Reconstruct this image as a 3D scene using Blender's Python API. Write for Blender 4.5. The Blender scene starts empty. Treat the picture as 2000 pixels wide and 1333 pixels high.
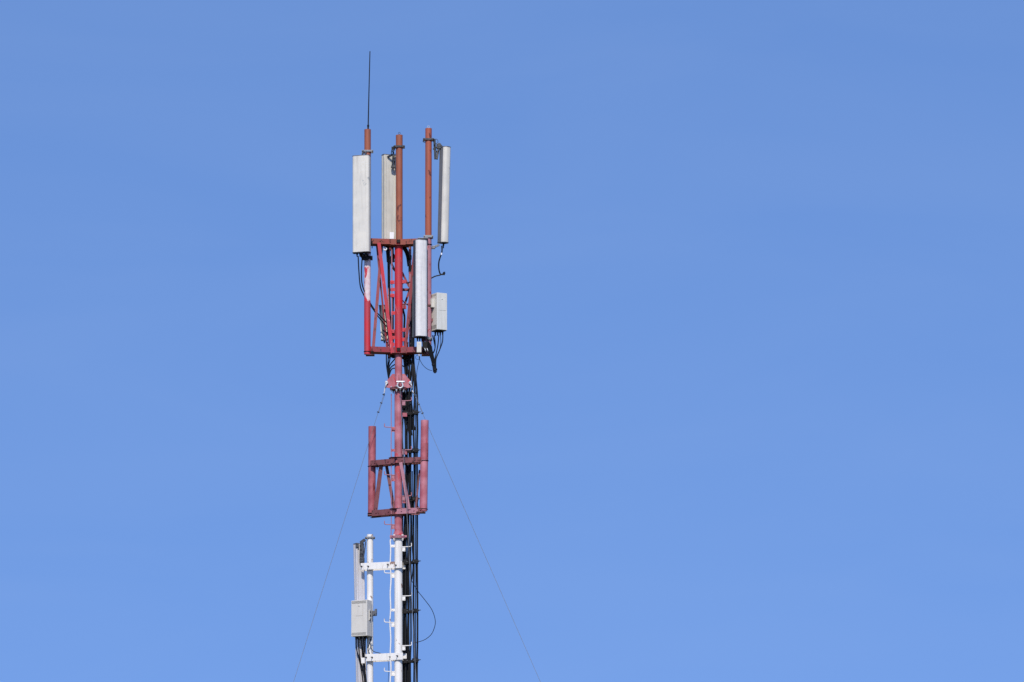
import bpy, bmesh, math, random
from mathutils import Vector, Matrix
random.seed(7)
R = math.radians
C = bpy.context.scene.collection
SC = bpy.context.scene

# ------------------------------------------------------------------ camera
ELEV = R(10.0)                       # a long lens looking 10 degrees up at the mast head
DIST = 100.0
FWD = Vector((0, math.cos(ELEV), math.sin(ELEV)))
UP = Vector((0, -math.sin(ELEV), math.cos(ELEV)))
AIM = Vector((0, 0, 1.7 + DIST * math.sin(ELEV)))
CAM = AIM - FWD * DIST
cd = bpy.data.cameras.new('camera'); cam = bpy.data.objects.new('camera', cd); C.objects.link(cam)
cam.location = CAM
cam.rotation_euler = (R(90) + ELEV, 0, 0)
cd.lens = 180; cd.sensor_width = 36; cd.clip_start = 0.5; cd.clip_end = 20000
cd.shift_x = (1000 - 778) / 2000
SC.camera = cam
FPX = 2000 * 180 / 36

# ------------------------------------------------------------------ sky, sun, exposure
SUN_EL, SUN_AZ = R(40), R(5)         # sun behind the camera, 5 degrees to its left
wd = bpy.data.worlds.new("World"); SC.world = wd; wd.use_nodes = True
nt = wd.node_tree; nt.nodes.clear()
sk = nt.nodes.new('ShaderNodeTexSky'); sk.sky_type = 'NISHITA'; sk.sun_disc = False
sk.sun_elevation = SUN_EL; sk.sun_rotation = R(180) + SUN_AZ
sk.altitude = 300; sk.air_density = 1.0; sk.dust_density = 0.35; sk.ozone_density = 2.5
bg = nt.nodes.new('ShaderNodeBackground'); bg.inputs[1].default_value = 0.15
tint = nt.nodes.new('ShaderNodeMix'); tint.data_type = 'RGBA'; tint.blend_type = 'MULTIPLY'
tint.inputs[0].default_value = 1.0; tint.inputs[7].default_value = (1.10, 1.275, 1.585, 1)
wo = nt.nodes.new('ShaderNodeOutputWorld')
tcw = nt.nodes.new('ShaderNodeTexCoord'); va = nt.nodes.new('ShaderNodeVectorMath'); va.operation = 'ADD'
va.inputs[1].default_value = (0, 0, 0.45); vn = nt.nodes.new('ShaderNodeVectorMath'); vn.operation = 'NORMALIZE'
nt.links.new(tcw.outputs['Generated'], va.inputs[0]); nt.links.new(va.outputs[0], vn.inputs[0]); nt.links.new(vn.outputs[0], sk.inputs[0])
nt.links.new(sk.outputs[0], tint.inputs[6]); # barely visible high haze streaks
mpw = nt.nodes.new('ShaderNodeMapping'); mpw.inputs['Scale'].default_value = (1, 1, 4)
nz = nt.nodes.new('ShaderNodeTexNoise'); nz.inputs['Scale'].default_value = 9; nz.inputs['Detail'].default_value = 5; nz.inputs['Distortion'].default_value = .8
rmp = nt.nodes.new('ShaderNodeMapRange'); rmp.inputs[1].default_value = .35; rmp.inputs[2].default_value = .75; rmp.inputs[4].default_value = .035
hz = nt.nodes.new('ShaderNodeMix'); hz.data_type = 'RGBA'; hz.inputs[7].default_value = (4.0, 4.8, 6.0, 1)
nt.links.new(tcw.outputs['Generated'], mpw.inputs[0]); nt.links.new(mpw.outputs[0], nz.inputs['Vector']); nt.links.new(nz.outputs['Fac'], rmp.inputs[0])
nt.links.new(rmp.outputs[0], hz.inputs[0]); nt.links.new(tint.outputs[2], hz.inputs[6]); nt.links.new(hz.outputs[2], bg.inputs[0])
nt.links.new(bg.outputs[0], wo.inputs[0])
sl = bpy.data.lights.new('sun', 'SUN'); so = bpy.data.objects.new('sun', sl); C.objects.link(so)
sl.energy = 3.85; sl.angle = R(0.5); sl.color = (1.0, 0.93, 0.82)
sdir = Vector((-math.sin(SUN_AZ) * math.cos(SUN_EL), -math.cos(SUN_AZ) * math.cos(SUN_EL), math.sin(SUN_EL)))
so.rotation_euler = sdir.to_track_quat('Z', 'Y').to_euler(); so.location = (-20, -60, 60)
SC.view_settings.view_transform = 'Standard'; SC.view_settings.look = 'None'
SC.view_settings.exposure = 0.0; SC.view_settings.gamma = 1.0

# ------------------------------------------------------------------ helpers
def W(px, py, y=0.0):
    """survey: the point seen at that place in the photograph, at depth y metres beyond the mast axis"""
    d = FWD + Vector((1, 0, 0)) * ((px - 778) / FPX) + UP * ((666 - py) / FPX)
    return CAM + d * ((y - CAM.y) / d.y)
def yaw(deg):                        # horizontal direction: 0 = towards the camera, + = to its right
    return Vector((math.sin(R(deg)), -math.cos(R(deg)), 0))

class MB:
    def __init__(s): s.bm = bmesh.new()
    def _frame(s, a, b, hint=None):
        z = (b - a).normalized()
        h = Vector(hint) if hint else (Vector((0, 0, 1)) if abs(z.z) < .9 else Vector((0, -1, 0)))
        x = (h - z * h.dot(z)).normalized()
        return x, z.cross(x), z
    def tube(s, pts, r, n=12, caps=True, radii=None):
        pts = [Vector(p) for p in pts]; m = len(pts)
        if not isinstance(radii, (list, tuple)): radii = [r] * m
        x = None; rings = []
        for i, p in enumerate(pts):
            t = (pts[min(i + 1, m - 1)] - pts[max(i - 1, 0)]).normalized()
            if x is None: x, _, _ = s._frame(p, p + t)
            x = (x - t * x.dot(t)).normalized(); yv = t.cross(x)
            rings.append([s.bm.verts.new(p + (x * math.cos(a) + yv * math.sin(a)) * radii[i])
                          for a in (2 * math.pi * k / n for k in range(n))])
        for a, b in zip(rings, rings[1:]):
            for k in range(n):
                f = s.bm.faces.new((a[k], a[(k + 1) % n], b[(k + 1) % n], b[k])); f.smooth = True
        if caps:
            s.bm.faces.new(rings[0][::-1]); s.bm.faces.new(rings[-1])
        return s
    def pipe(s, a, b, r, wall=.006, n=28):      # a hollow pipe end
        s.tube([a, b], r, n, caps=False)
        a = Vector(a); b = Vector(b); d = (b - a).normalized()
        s.tube([b, b - d * .05], r - wall, n, caps=False)
        s.tube([a, a + d * .05], r - wall, n, caps=False)
        for c, e, f in ((b, r, 1), (a, r, -1)):
            x, y, z = s._frame(a, b)
            o = []; i = []
            for k in range(n):
                q = 2 * math.pi * k / n; v = x * math.cos(q) + y * math.sin(q)
                o.append(s.bm.verts.new(c + v * r)); i.append(s.bm.verts.new(c + v * (r - wall)))
            for k in range(n):
                vs = (o[k], o[(k + 1) % n], i[(k + 1) % n], i[k])
                s.bm.faces.new(vs if f > 0 else vs[::-1])
        for c, dd in ((b, -.04), (a, .04)):
            x, y, z = s._frame(a, b)
            s.bm.faces.new([s.bm.verts.new(c + d * dd + (x * math.cos(2 * math.pi * k / n) + y * math.sin(2 * math.pi * k / n)) * (r - wall)) for k in range(n)])
        return s
    def box(s, c, ax, ay, az, bev=0):             # centre and three half-axis vectors
        c = Vector(c); ax, ay, az = Vector(ax), Vector(ay), Vector(az)
        vs = [s.bm.verts.new(c + ax * i + ay * j + az * k) for i in (-1, 1) for j in (-1, 1) for k in (-1, 1)]
        idx = ((0, 1, 3, 2), (4, 6, 7, 5), (0, 4, 5, 1), (2, 3, 7, 6), (0, 2, 6, 4), (1, 5, 7, 3))
        fs = [s.bm.faces.new([vs[q] for q in t]) for t in idx]
        if bev:
            es = list({e for f in fs for e in f.edges})
            bmesh.ops.bevel(s.bm, geom=es, offset=bev, segments=2, affect='EDGES', profile=.6)
        return s
    def bar(s, a, b, w, t, hint=None, bev=.0015):  # bar from a to b: w along hint side, t across
        a = Vector(a); b = Vector(b); x, y, z = s._frame(a, b, hint)
        return s.box((a + b) / 2, x * w / 2, y * t / 2, (b - a) / 2, bev)
    def prism(s, poly, o, ux, uy, uz, bev=0):     # polygon (u,v) in the ux,uy plane, thick along uz (vector)
        o = Vector(o)
        A = [s.bm.verts.new(o + ux * u + uy * v - uz / 2) for u, v in poly]
        B = [s.bm.verts.new(o + ux * u + uy * v + uz / 2) for u, v in poly]
        n = len(poly); fs = [s.bm.faces.new(A[::-1]), s.bm.faces.new(B)]
        for k in range(n): fs.append(s.bm.faces.new((A[k], A[(k + 1) % n], B[(k + 1) % n], B[k])))
        if bev: bmesh.ops.bevel(s.bm, geom=list({e for f in fs for e in f.edges}), offset=bev, segments=1, affect='EDGES')
        return s
    def ring(s, c, nrm, rad, r, a0=0, a1=360, n=20, hint=None):
        x, y, z = s._frame(Vector(c), Vector(c) + Vector(nrm), hint)
        pts = [Vector(c) + (x * math.cos(R(a0 + (a1 - a0) * k / n)) + y * math.sin(R(a0 + (a1 - a0) * k / n))) * rad for k in range(n + 1)]
        return s.tube(pts, r, 8)
    def bolt(s, c, d, r=.012, h=.012, shank=.0):   # hex head, optional threaded tail
        c = Vector(c); d = Vector(d).normalized()
        s.tube([c, c + d * h], r, 6)
        if shank: s.tube([c + d * h, c + d * (h + shank)], r * .5, 8)
        return s
    def build(s, name, mat, parent=None, org=None, smooth=None):
        bmesh.ops.recalc_face_normals(s.bm, faces=s.bm.faces[:])
        o_ = Vector(org) if org is not None else (parent_world(parent) if parent else Vector((0, 0, 0)))
        for v in s.bm.verts: v.co -= o_
        for e in s.bm.edges:
            if len(e.link_faces) == 2:
                f1, f2 = e.link_faces
                if not (f1.smooth and f2.smooth) or f1.normal.angle(f2.normal, 0) > R(40): e.smooth = False
        me = bpy.data.meshes.new(name); s.bm.to_mesh(me); s.bm.free()
        me.materials.append(mat)
        o = bpy.data.objects.new(name, me); C.objects.link(o)
        if parent: o.parent = parent
        else: o.location = o_
        return o
def parent_world(p):
    v = Vector((0, 0, 0))
    while p: v += p.location; p = p.parent
    return v
def tag(o, label=None, cat=None, group=None, kind=None):
    if label: o['label'] = label
    if cat: o['category'] = cat
    if group: o['group'] = group
    if kind: o['kind'] = kind
    return o
def thing(name, loc, label, cat, group=None):
    o = bpy.data.objects.new(name, None); C.objects.link(o); o.location = loc; o.empty_display_size = .2
    return tag(o, label, cat, group)
def smooth(pts, k=6):
    P = [Vector(p) for p in pts]; P = [P[0] * 2 - P[1]] + P + [P[-1] * 2 - P[-2]]; out = []
    for i in range(1, len(P) - 2):
        a, b, c, d = P[i - 1:i + 3]
        for j in range(k):
            t = j / k
            out.append(.5 * ((2 * b) + (c - a) * t + (2 * a - 5 * b + 4 * c - d) * t * t + (3 * b - a - 3 * c + d) * t ** 3))
    out.append(P[-2]); return out

# ------------------------------------------------------------------ materials
def srgb(*c): return tuple(((v / 255) / 12.92 if v / 255 <= .04045 else ((v / 255 + .055) / 1.055) ** 2.4) for v in c) + (1,)
def material(name, col, col2=None, scale=3.0, amount=.5, rough=.5, metal=0, chip=None, chip_at=.62, chip_scale=14,
             streak=0.0, bump=.15, zsplit=None, spec=.4):
    m = bpy.data.materials.new(name); m.use_nodes = True; n = m.node_tree; N = n.nodes; L = n.links
    b = N['Principled BSDF']; b.inputs['Roughness'].default_value = rough; b.inputs['Metallic'].default_value = metal
    b.inputs['Specular IOR Level'].default_value = spec
    tc = N.new('ShaderNodeTexCoord')
    def noise(sc, det=5, zs=1.0, dist=0):
        mp = N.new('ShaderNodeMapping'); mp.inputs['Scale'].default_value = (1, 1, zs); L.new(tc.outputs['Object'], mp.inputs[0])
        t = N.new('ShaderNodeTexNoise'); t.inputs['Scale'].default_value = sc; t.inputs['Detail'].default_value = det
        t.inputs['Distortion'].default_value = dist
        L.new(mp.outputs[0], t.inputs['Vector']); return t.outputs['Fac']
    def ramp(src, lo, hi):
        r = N.new('ShaderNodeMapRange'); r.inputs[1].default_value = lo; r.inputs[2].default_value = hi; r.clamp = True
        L.new(src, r.inputs[0]); return r.outputs[0]
    def mix(f, a, c, mode='MIX'):
        x = N.new('ShaderNodeMix'); x.data_type = 'RGBA'; x.blend_type = mode
        if isinstance(f, float): x.inputs[0].default_value = f
        else: L.new(f, x.inputs[0])
        for i, v in ((6, a), (7, c)):
            if isinstance(v, tuple): x.inputs[i].default_value = v
            else: L.new(v, x.inputs[i])
        return x.outputs[2]
    out = mix(ramp(noise(scale), .5 - .5 * (1 - amount) - .02, .5 + .5 * (1 - amount) + .02), col, col2 or tuple(v * .75 for v in col[:3]) + (1,))
    if streak:
        f = ramp(noise(22, 4, .06), .52, .75)
        mu = N.new('ShaderNodeMath'); mu.operation = 'MULTIPLY'; mu.inputs[1].default_value = streak; L.new(f, mu.inputs[0])
        out = mix(mu.outputs[0], out, (.10, .075, .06, 1))
    hsrc = noise(60, 4)
    if zsplit:      # paint worn off towards one side and the lower end, with a ragged edge
        sp = N.new('ShaderNodeSeparateXYZ'); L.new(tc.outputs['Object'], sp.inputs[0])
        zr = N.new('ShaderNodeMapRange'); zr.inputs[1].default_value = zsplit[0]; zr.inputs[2].default_value = zsplit[1]
        zr.inputs[3].default_value = .34; zr.inputs[4].default_value = 0; L.new(sp.outputs[2], zr.inputs[0])
        xr = N.new('ShaderNodeMapRange'); xr.inputs[1].default_value = zsplit[2] - .065; xr.inputs[2].default_value = zsplit[2] + .065
        xr.inputs[3].default_value = .17; xr.inputs[4].default_value = -.16; L.new(sp.outputs[0], xr.inputs[0])
        a1 = N.new('ShaderNodeMath'); L.new(zr.outputs[0], a1.inputs[0]); L.new(xr.outputs[0], a1.inputs[1])
        a2 = N.new('ShaderNodeMath'); L.new(a1.outputs[0], a2.inputs[0]); L.new(noise(13, 8, .4, .5), a2.inputs[1])
        out = mix(ramp(a2.outputs[0], .63, .69), out, chip)
    elif chip:
        cf = ramp(noise(chip_scale, 8, .55, .6), chip_at, chip_at + .03)
        out = mix(cf, out, chip)
    L.new(out, b.inputs['Base Color'])
    rr = N.new('ShaderNodeMapRange'); rr.inputs[3].default_value = max(rough - .1, .05); rr.inputs[4].default_value = min(rough + .15, 1)
    L.new(noise(9), rr.inputs[0]); L.new(rr.outputs[0], b.inputs['Roughness'])
    if bump:
        bp = N.new('ShaderNodeBump'); bp.inputs['Strength'].default_value = bump; bp.inputs['Distance'].default_value = .004
        L.new(hsrc, bp.inputs['Height']); L.new(bp.outputs[0], b.inputs['Normal'])
    return m
rust = srgb(84, 44, 30)
M = dict(
    oxide=material('oxide_paint', srgb(156, 90, 66), srgb(142, 78, 58), 4, .4, .6, chip=srgb(95, 48, 42), chip_at=.62, chip_scale=7, streak=.4),
    oxide_red=material('oxide_red_paint', srgb(160, 86, 62), srgb(158, 80, 66), 3, .5, .6, chip=srgb(95, 48, 42), chip_at=.62, chip_scale=7, streak=.4),
    oxide_frame=material('oxide_frame_paint', srgb(136, 76, 56), srgb(146, 62, 54), 6, .6, .6, chip=rust, chip_at=.59, chip_scale=16, streak=.4),
    red=material('red_paint', srgb(198, 34, 46), srgb(176, 56, 68), 3, .8, .5, chip=srgb(205, 110, 115), chip_at=.66, chip_scale=10, streak=.35),
    frame_red_shaded=material('frame_red_shaded_paint', srgb(146, 38, 48), srgb(128, 60, 66), 5, .6, .5, chip=rust, chip_at=.59, chip_scale=18, streak=.45),  # dull red frame paint, darkened to carry the shade of the rear braces
    mauve=material('faded_mauve_paint', srgb(176, 124, 134), srgb(158, 104, 116), 6, .5, .6, chip=srgb(150, 40, 45), chip_at=.62, chip_scale=14, streak=.3),
    pink=material('faded_pink_paint', srgb(188, 122, 133), srgb(160, 84, 95), 4, .75, .6, chip=srgb(180, 70, 78), chip_at=.61, chip_scale=8, streak=.45),
    rosy=material('faded_rose_paint', srgb(176, 98, 107), srgb(138, 62, 71), 7, .6, .6, chip=srgb(120, 48, 50), chip_at=.63, chip_scale=12, streak=.4),
    maroon=material('dull_maroon_paint', srgb(106, 54, 58), srgb(124, 74, 78), 8, .6, .65, chip=srgb(66, 34, 34), chip_at=.58, chip_scale=18, streak=.4),
    peel=material('peeling_white_over_red', srgb(222, 212, 212), srgb(202, 168, 172), 12, .6, .6, chip=srgb(192, 52, 66), bump=.3, zsplit=(0.98, 1.13, -.605)),
    white=material('white_paint', srgb(232, 228, 222), srgb(218, 215, 211), 4, .4, .5, chip=srgb(140, 112, 98), chip_at=.65, chip_scale=11, streak=.2),
    radome=material('aged_white_radome', srgb(214, 209, 198), srgb(200, 196, 187), 4, .7, .5, chip=srgb(170, 170, 166), chip_at=.65, chip_scale=7, streak=.2, bump=.06),
    radome_back=material('dirty_radome_back', srgb(208, 204, 194), srgb(190, 187, 178), 5, .5, .55, chip=srgb(166, 166, 158), chip_at=.66, chip_scale=6, streak=.22, bump=.06),
    radome_mottle=material('mottled_white_radome', srgb(222, 219, 216), srgb(202, 201, 202), 14, .4, .6, chip=srgb(214, 214, 217), chip_at=.66, chip_scale=20, streak=.22, bump=.1),
    alu=material('weathered_aluminium', srgb(128, 130, 134), srgb(104, 106, 112), 9, .6, .5, .5, streak=.3),
    greyradome=material('grey_radome', srgb(206, 203, 206), srgb(194, 192, 196), 5, .5, .55, chip=srgb(156, 155, 160), chip_at=.66, chip_scale=6, streak=.25, bump=.06),
    darkback=material('dark_grey_back', srgb(98, 100, 106), srgb(112, 114, 120), 7, .5, .6, streak=.3),
    slate=material('dark_slate_back', srgb(62, 70, 80), srgb(74, 82, 92), 7, .5, .6),
    greybox=material('grey_casing', srgb(208, 203, 193), srgb(196, 192, 184), 5, .4, .5, streak=.12, bump=.05),
    ivory=material('ivory_casing', srgb(212, 211, 204), srgb(203, 202, 194), 5, .4, .5, streak=.12, bump=.05),
    vent=material('vent_grey', srgb(120, 120, 116), srgb(100, 100, 96), 40, .5, .7),
    sticker=material('white_sticker', srgb(228, 230, 238), srgb(222, 224, 232), 5, .4, .5, bump=0),
    galv=material('galvanised_steel', srgb(212, 213, 215), srgb(186, 188, 192), 30, .6, .35, .35, bump=.2),
    darkgalv=material('dark_galvanised_steel', srgb(78, 80, 84), srgb(36, 37, 41), 30, .7, .5, .4, bump=.3),
    wire=material('guy_wire_steel', srgb(114, 117, 121), srgb(98, 101, 105), 30, .6, .5, .2),
    black=material('black_cable_jacket', srgb(11, 12, 15), srgb(20, 21, 25), 20, .5, .5, bump=.05, spec=.25),
    iron=material('black_iron', srgb(10, 10, 11), srgb(26, 22, 21), 20, .5, .65, spec=.25),
    plinth=material('concrete', srgb(150, 146, 138), srgb(128, 124, 118), 3, .5, .85),
    grass=material('dry_grass_ground', srgb(78, 80, 52), srgb(96, 88, 62), .15, .5, .95, spec=.1),
)

# ------------------------------------------------------------------ the ground (below the frame)
g = MB(); n = 40; Rg = 6000
cv = g.bm.verts.new((0, 0, 0)); prev = [g.bm.verts.new((120 * math.cos(2 * math.pi * k / n), 120 * math.sin(2 * math.pi * k / n), 0)) for k in range(n)]
for k in range(n): g.bm.faces.new((cv, prev[k], prev[(k + 1) % n]))
out = [g.bm.verts.new((Rg * math.cos(2 * math.pi * k / n), Rg * math.sin(2 * math.pi * k / n), 0)) for k in range(n)]
for k in range(n): g.bm.faces.new((prev[k], out[k], out[(k + 1) % n], prev[(k + 1) % n]))
tag(g.build('ground', M['grass']), kind='structure')

# ------------------------------------------------------------------ the mast
X = Vector((1, 0, 0)); Y = Vector((0, 1, 0)); Z = Vector((0, 0, 1))
mast = thing('guyed_mast', (0, 0, 0.3), 'tall tubular guyed mast painted brown, red, faded pink and white with climbing hooks', 'mast')
zt = lambda py: W(778, py, 0).z
def sect(p0, p1, r, mat, cx=0.0, wall=.008, label=None):
    a = Vector((cx, 0, p1 if isinstance(p1, float) else zt(p1))); b = Vector((cx, 0, zt(p0)))
    o = MB().pipe(a, b, r, wall, 40).build('mast_section', mat, mast)
    if label: o['label'] = label
sect(264, 472, .067, M['oxide'], .018, label='brown top pipe of the mast')
sect(473, 690, .079, M['red'], .008, label='bright red mast section inside the upper frame')
sect(691, 757, .072, M['pink'], .004, label='pink mast section above the guy plates')
sect(765, 1046, .075, M['pink'], 0.0, label='faded pink mast section with the lower frame')
sect(1052, 0.3, .079, M['white'], 0.002, label='white mast section at the foot of the picture')
e = MB(); e.ring((.018, 0, zt(262) + .018), Y, .02, .004, n=14); e.build('eye_bolt', M['darkgalv'], mast)
def disc(py, r, h, mat, cx=0, parent=mast, name='flange'):
    m = MB(); c = Vector((cx, 0, zt(py))); m.tube([c, c + Z * .003, c + Z * (h - .003), c + Z * h], r, 40, radii=[r - .003, r, r, r - .003]); return m.build(name, mat, parent)
def flange(py, r, mat, nb, bmat, rb=.014, off=15):
    f = disc(py, r, .022, mat); f2 = disc(py - 2.5, r, .022, mat)
    for k in range(nb):
        b = MB(); a = R(360 * k / nb + off); c = Vector(((r - .025) * math.cos(a), (r - .025) * math.sin(a), zt(py)))
        b.tube([c - Z * .05, c - Z * .03, c - Z * .03, c, c, c + Z * .05, c + Z * .05, c + Z * .07], rb, 6, radii=[rb * .5, rb * .5, rb, rb, rb * .5, rb * .5, rb, rb])
        b.build('bolt', bmat, f)
flange(762, .165, M['maroon'], 6, M['galv'], .017)
flange(1052, .14, M['mauve'], 4, M['white'], .021, 45)
# cone above the lower flange, and two ears
m = MB(); m.tube([(0, 0, zt(1046)), (0, 0, zt(1037))], .1, 40, radii=[.108, .0765], caps=False); m.build('reducer', M['pink'], mast)
for sx in (-1, 1): MB().box((sx * .135, -.02, zt(1048)), X * .03, Y * .03, Z * .02, .004).build('flange_ear', M['pink'], mast)
# guy plates: three upright fins at 120 degrees
for az, mat in ((3, 'rosy'), (-88, 'pink'), (88, 'pink')):
    u = yaw(az); poly = [(.06, .0), (.235, .03), (.262, .08), (.25, .14), (.20, .20), (.12, .30), (.06, .30)]
    if az == 3: poly = [(.06, .0), (.16, .03), (.19, .08), (.18, .13), (.12, .25), (.06, .28)]
    MB().prism(poly, Vector((.004, 0, zt(760))), u, Z, u.cross(Z) * .016, .002).build('guy_plate', M[mat], mast)
# rail and steps on the left, steps on the right
rail = MB(); pts = []
for i in range(0, 150):
    z = zt(770) - i * .12
    if z < .5: break
    w = .006 * math.sin(i * 1.3) + .004 * math.sin(i * .47)
    pts.append((-.138 - (.014 if z < zt(1055) else 0) + w * (1 if z < zt(1055) else .3), -.06, z))
rtop = [p for p in pts if p[2] > zt(1058)]; rbot = [p for p in pts if p[2] <= zt(1054)]
rail.tube(smooth(rtop, 3), .008, 8).build('safety_rail', M['mauve'], mast)
MB().tube(smooth([(-.14, -.06, zt(1056))] + rbot, 3), .0125, 8).build('safety_rail', M['white'], mast)
MB().tube([(-.128, -.03, zt(485)), (-.125, -.03, zt(600)), (-.13, -.03, zt(684))], .011, 8).build('safety_rail', M['mauve'], mast)
def pm(py): return M['red'] if py < 690 else (M['rosy'] if py < 1050 else M['white'])
for py in (566, 612, 660, 838, 880, 938, 1003, 1067, 1192, 1318, 1445, 1570):
    m = MB(); z = zt(py); x0 = -.15 if py > 1050 else -.14
    m.box(((x0 - .06) / 2, -.035, z), X * abs((x0 + .06) / 2), Y * .005, Z * (.026 if py > 700 else .034), .002)
    m.bolt(((x0 - .06) / 2 - .01, -.041, z), -Y, .008, .008)
    m.build('rail_bracket', pm(py), mast)
def step(py, side, mat):
    m = MB(); z = zt(py); s = side
    x1 = .255 * s + (-.015 if s < 0 else 0); y = -.02 if s < 0 else -.07
    m.tube(smooth([(s * .07, y, z), (s * .15, y, z + .002), (x1 - s * .03, y, z + .006), (x1 - s * .006, y, z + .014), (x1, y, z + .034), (x1 - s * .002, y, z + .075)], 4), .0088, 8)
    m.box((s * .105, y + .005, z - .045), X * .03, Y * .004, Z * .042, .002)
    m.bolt((s * .115, y, z - .06), -Y, .008, .006)
    m.build('climbing_step', mat, mast)
for k, py in enumerate((645, 740, 835, 928, 1025, 1120, 1216, 1312, 1408, 1504, 1600)):
    if py != 740: step(py, -1, M['frame_red_shaded'] if py < 700 else (M['mauve'] if py < 1050 else M['white']))
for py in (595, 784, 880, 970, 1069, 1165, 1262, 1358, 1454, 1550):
    step(py, 1, M['frame_red_shaded'] if py < 700 else (M['mauve'] if py < 1050 else M['white']))
# red lugs welded to the mast inside the upper frame
for sx, py in ((-1, 552), (-1, 578), (-1, 648), (-1, 674), (1, 551), (1, 601), (1, 645), (1, 664), (1, 680)):
    MB().box((sx * .115, -.045, zt(py)), X * .04, Y * .012, Z * .035, .003).bolt((sx * .125, -.057, zt(py)), -Y, .011, .01).build('lug', M['red'], mast)
MB().box((0, 0, 0), X * .01, Y * .01, Z * .01).bm.free()
m = MB(); m.box((0, 0, .14), X * .6, Y * .6, Z * .16, .02); m.build('footing', M['plinth'], mast)

# ------------------------------------------------------------------ frames
def ubolt(m, c, d, r, rr=.007, leg=.05):        # c pipe axis, d direction towards the beam
    d = Vector(d).normalized(); sd = d.cross(Z).normalized(); c = Vector(c)
    pts = [c + sd * r + d * (leg + r)] + [c + (sd * math.cos(a) - d * math.sin(a)) * r for a in [R(180 * k / 12) for k in range(13)]] + [c - sd * r + d * (leg + r)]
    m.tube(pts, rr, 8)
def channel(a, b, h, fl, t, side, hole=None):   # C-channel between a and b, web on 'side', flanges behind it
    m = MB(); a = Vector(a); b = Vector(b); z = (b - a).normalized()
    s = (Vector(side) - z * Vector(side).dot(z)).normalized(); up = z.cross(s)
    if up.z < 0: up = -up
    m.box((a + b) / 2 + s * (-t / 2), (b - a) / 2, s * t / 2, up * h / 2, .001)
    for q in (-1, 1):
        m.box((a + b) / 2 - s * (fl / 2 + t + .0005) + up * q * (h / 2 - t / 2), (b - a) / 2, s * fl / 2, up * t / 2, .001)
    for k in (hole or []):
        m.bolt(a + (b - a) * k + s * .0, s, .013, .012, .012)
    return m
def clampband(m, c, r, h=.03, w=.13, d=.02):      # two-jaw pipe clamp around a vertical pipe, width w each side
    c = Vector(c)
    for q in (-1, 1):
        m.box(c + Y * q * (r + .014), X * (w / 2 + r * .6), Y * .006, Z * h / 2, .002)
        for sx in (-1, 1): m.box(c + Y * q * (r * .5 + .004) + X * sx * (r + .006), X * .005, Y * (r * .5), Z * h / 2, .001)
    for sx in (-1, 1):
        x = sx * (w / 2 + r * .6 - .014)
        m.tube([c + X * x + Y * -(r + .045), c + X * x + Y * (r + .045)], .0065, 8)
        for q in (-1, 1): m.bolt(c + X * x + Y * q * (r + .02), Y * q, .013, .012)

# upper frame -------------------------------------------------------
YL = -.20
uf = thing('antenna_frame', (0, 0, zt(692)), 'brown and red steel outrigger frame round the mast top, carrying the big antennas', 'antenna frame', 'outrigger frames clamped to the mast')
Lt, Lb = W(718, 253, YL), W(717.5, 693, YL); Rt, Rb = W(837, 251, YL), W(836.5, 693, YL)
def pipe_piece(px0, py0, px1, py1, y, r, mat, par, label=None, name='mount_pipe'):
    o = MB().pipe(W(px1, py1, y), W(px0, py0, y), r, .005, 32).build(name, mat, par)
    if label: o['label'] = label
    return o
pipe_piece(718, 253, 717.8, 496, YL, .064, M['oxide'], uf, 'brown top half of the left mount pipe')
pipe_piece(717.8, 496.3, 717.5, 590, YL, .0635, M['peel'], uf, 'peeling white stretch of the left mount pipe')
pipe_piece(717.5, 590.3, 717.5, 692, YL, .064, M['red'], uf, 'red foot of the left mount pipe')
pipe_piece(837, 251, 836.6, 466, YL, .064, M['oxide_red'], uf, 'brown top half of the right mount pipe')
pipe_piece(836.6, 466.3, 836.5, 692, YL, .062, M['mauve'], uf, 'faded mauve lower half of the right mount pipe')
m = MB(); c = W(837, 249, YL); m.ring(c + Z * .012, Y, .022, .004, n=14); m.build('eye_bolt', M['galv'], uf)
for (xa, xb, py, mt) in ((719, 774, 474, 'oxide_frame'), (834, 782, 474, 'oxide_frame'), (722, 773, 685, 'frame_red_shaded'), (834, 783, 685, 'frame_red_shaded')):
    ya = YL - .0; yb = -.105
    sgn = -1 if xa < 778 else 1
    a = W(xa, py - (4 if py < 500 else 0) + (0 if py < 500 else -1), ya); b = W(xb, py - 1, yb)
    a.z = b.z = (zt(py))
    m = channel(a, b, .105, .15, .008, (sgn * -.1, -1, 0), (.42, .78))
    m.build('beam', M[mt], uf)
    # back channel
    a2 = a + Y * .26; b2 = b + Y * .26
    channel(a2, b2, .11, .06, .008, (0, 1, 0)).build('beam', M[mt], uf)
for py, mt in ((474, 'oxide_frame'), (685, 'frame_red_shaded')):     # collar plates, above and below the beams
    z = zt(py)
    MB().box((.003, -.105, z + .012), X * .036, Y * .012, Z * .03, .002).build('gap_shade_block', M['iron'], uf)  # black block added to stand in for the shaded gap between the beams
    for dz in ((-.064,) if py < 500 else (-.064,)):
        m = MB(); poly = [(-.13, -.15), (.13, -.15), (.2, -.06), (.2, .16), (-.2, .16), (-.2, -.06)]
        m.prism(poly, (0.008, 0, z + dz), X, Y, Z * .008, .001); m.build('collar_plate', M[mt], uf)
def flat(p0, p1, w, t, mat, par, hint=(1, 0, 0), name='brace'):
    return MB().bar(p0, p1, w, t, hint).build(name, mat, par)
flat(W(740, 474, -.235), W(766.5, 690, -.13), .066, .012, M['red'], uf)
flat(W(745.5, 480, .05), W(728.5, 686, -.09), .058, .04, M['frame_red_shaded'], uf)
flat(W(811.5, 474, -.23), W(791, 690, -.13), .06, .012, M['frame_red_shaded'], uf)
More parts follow.
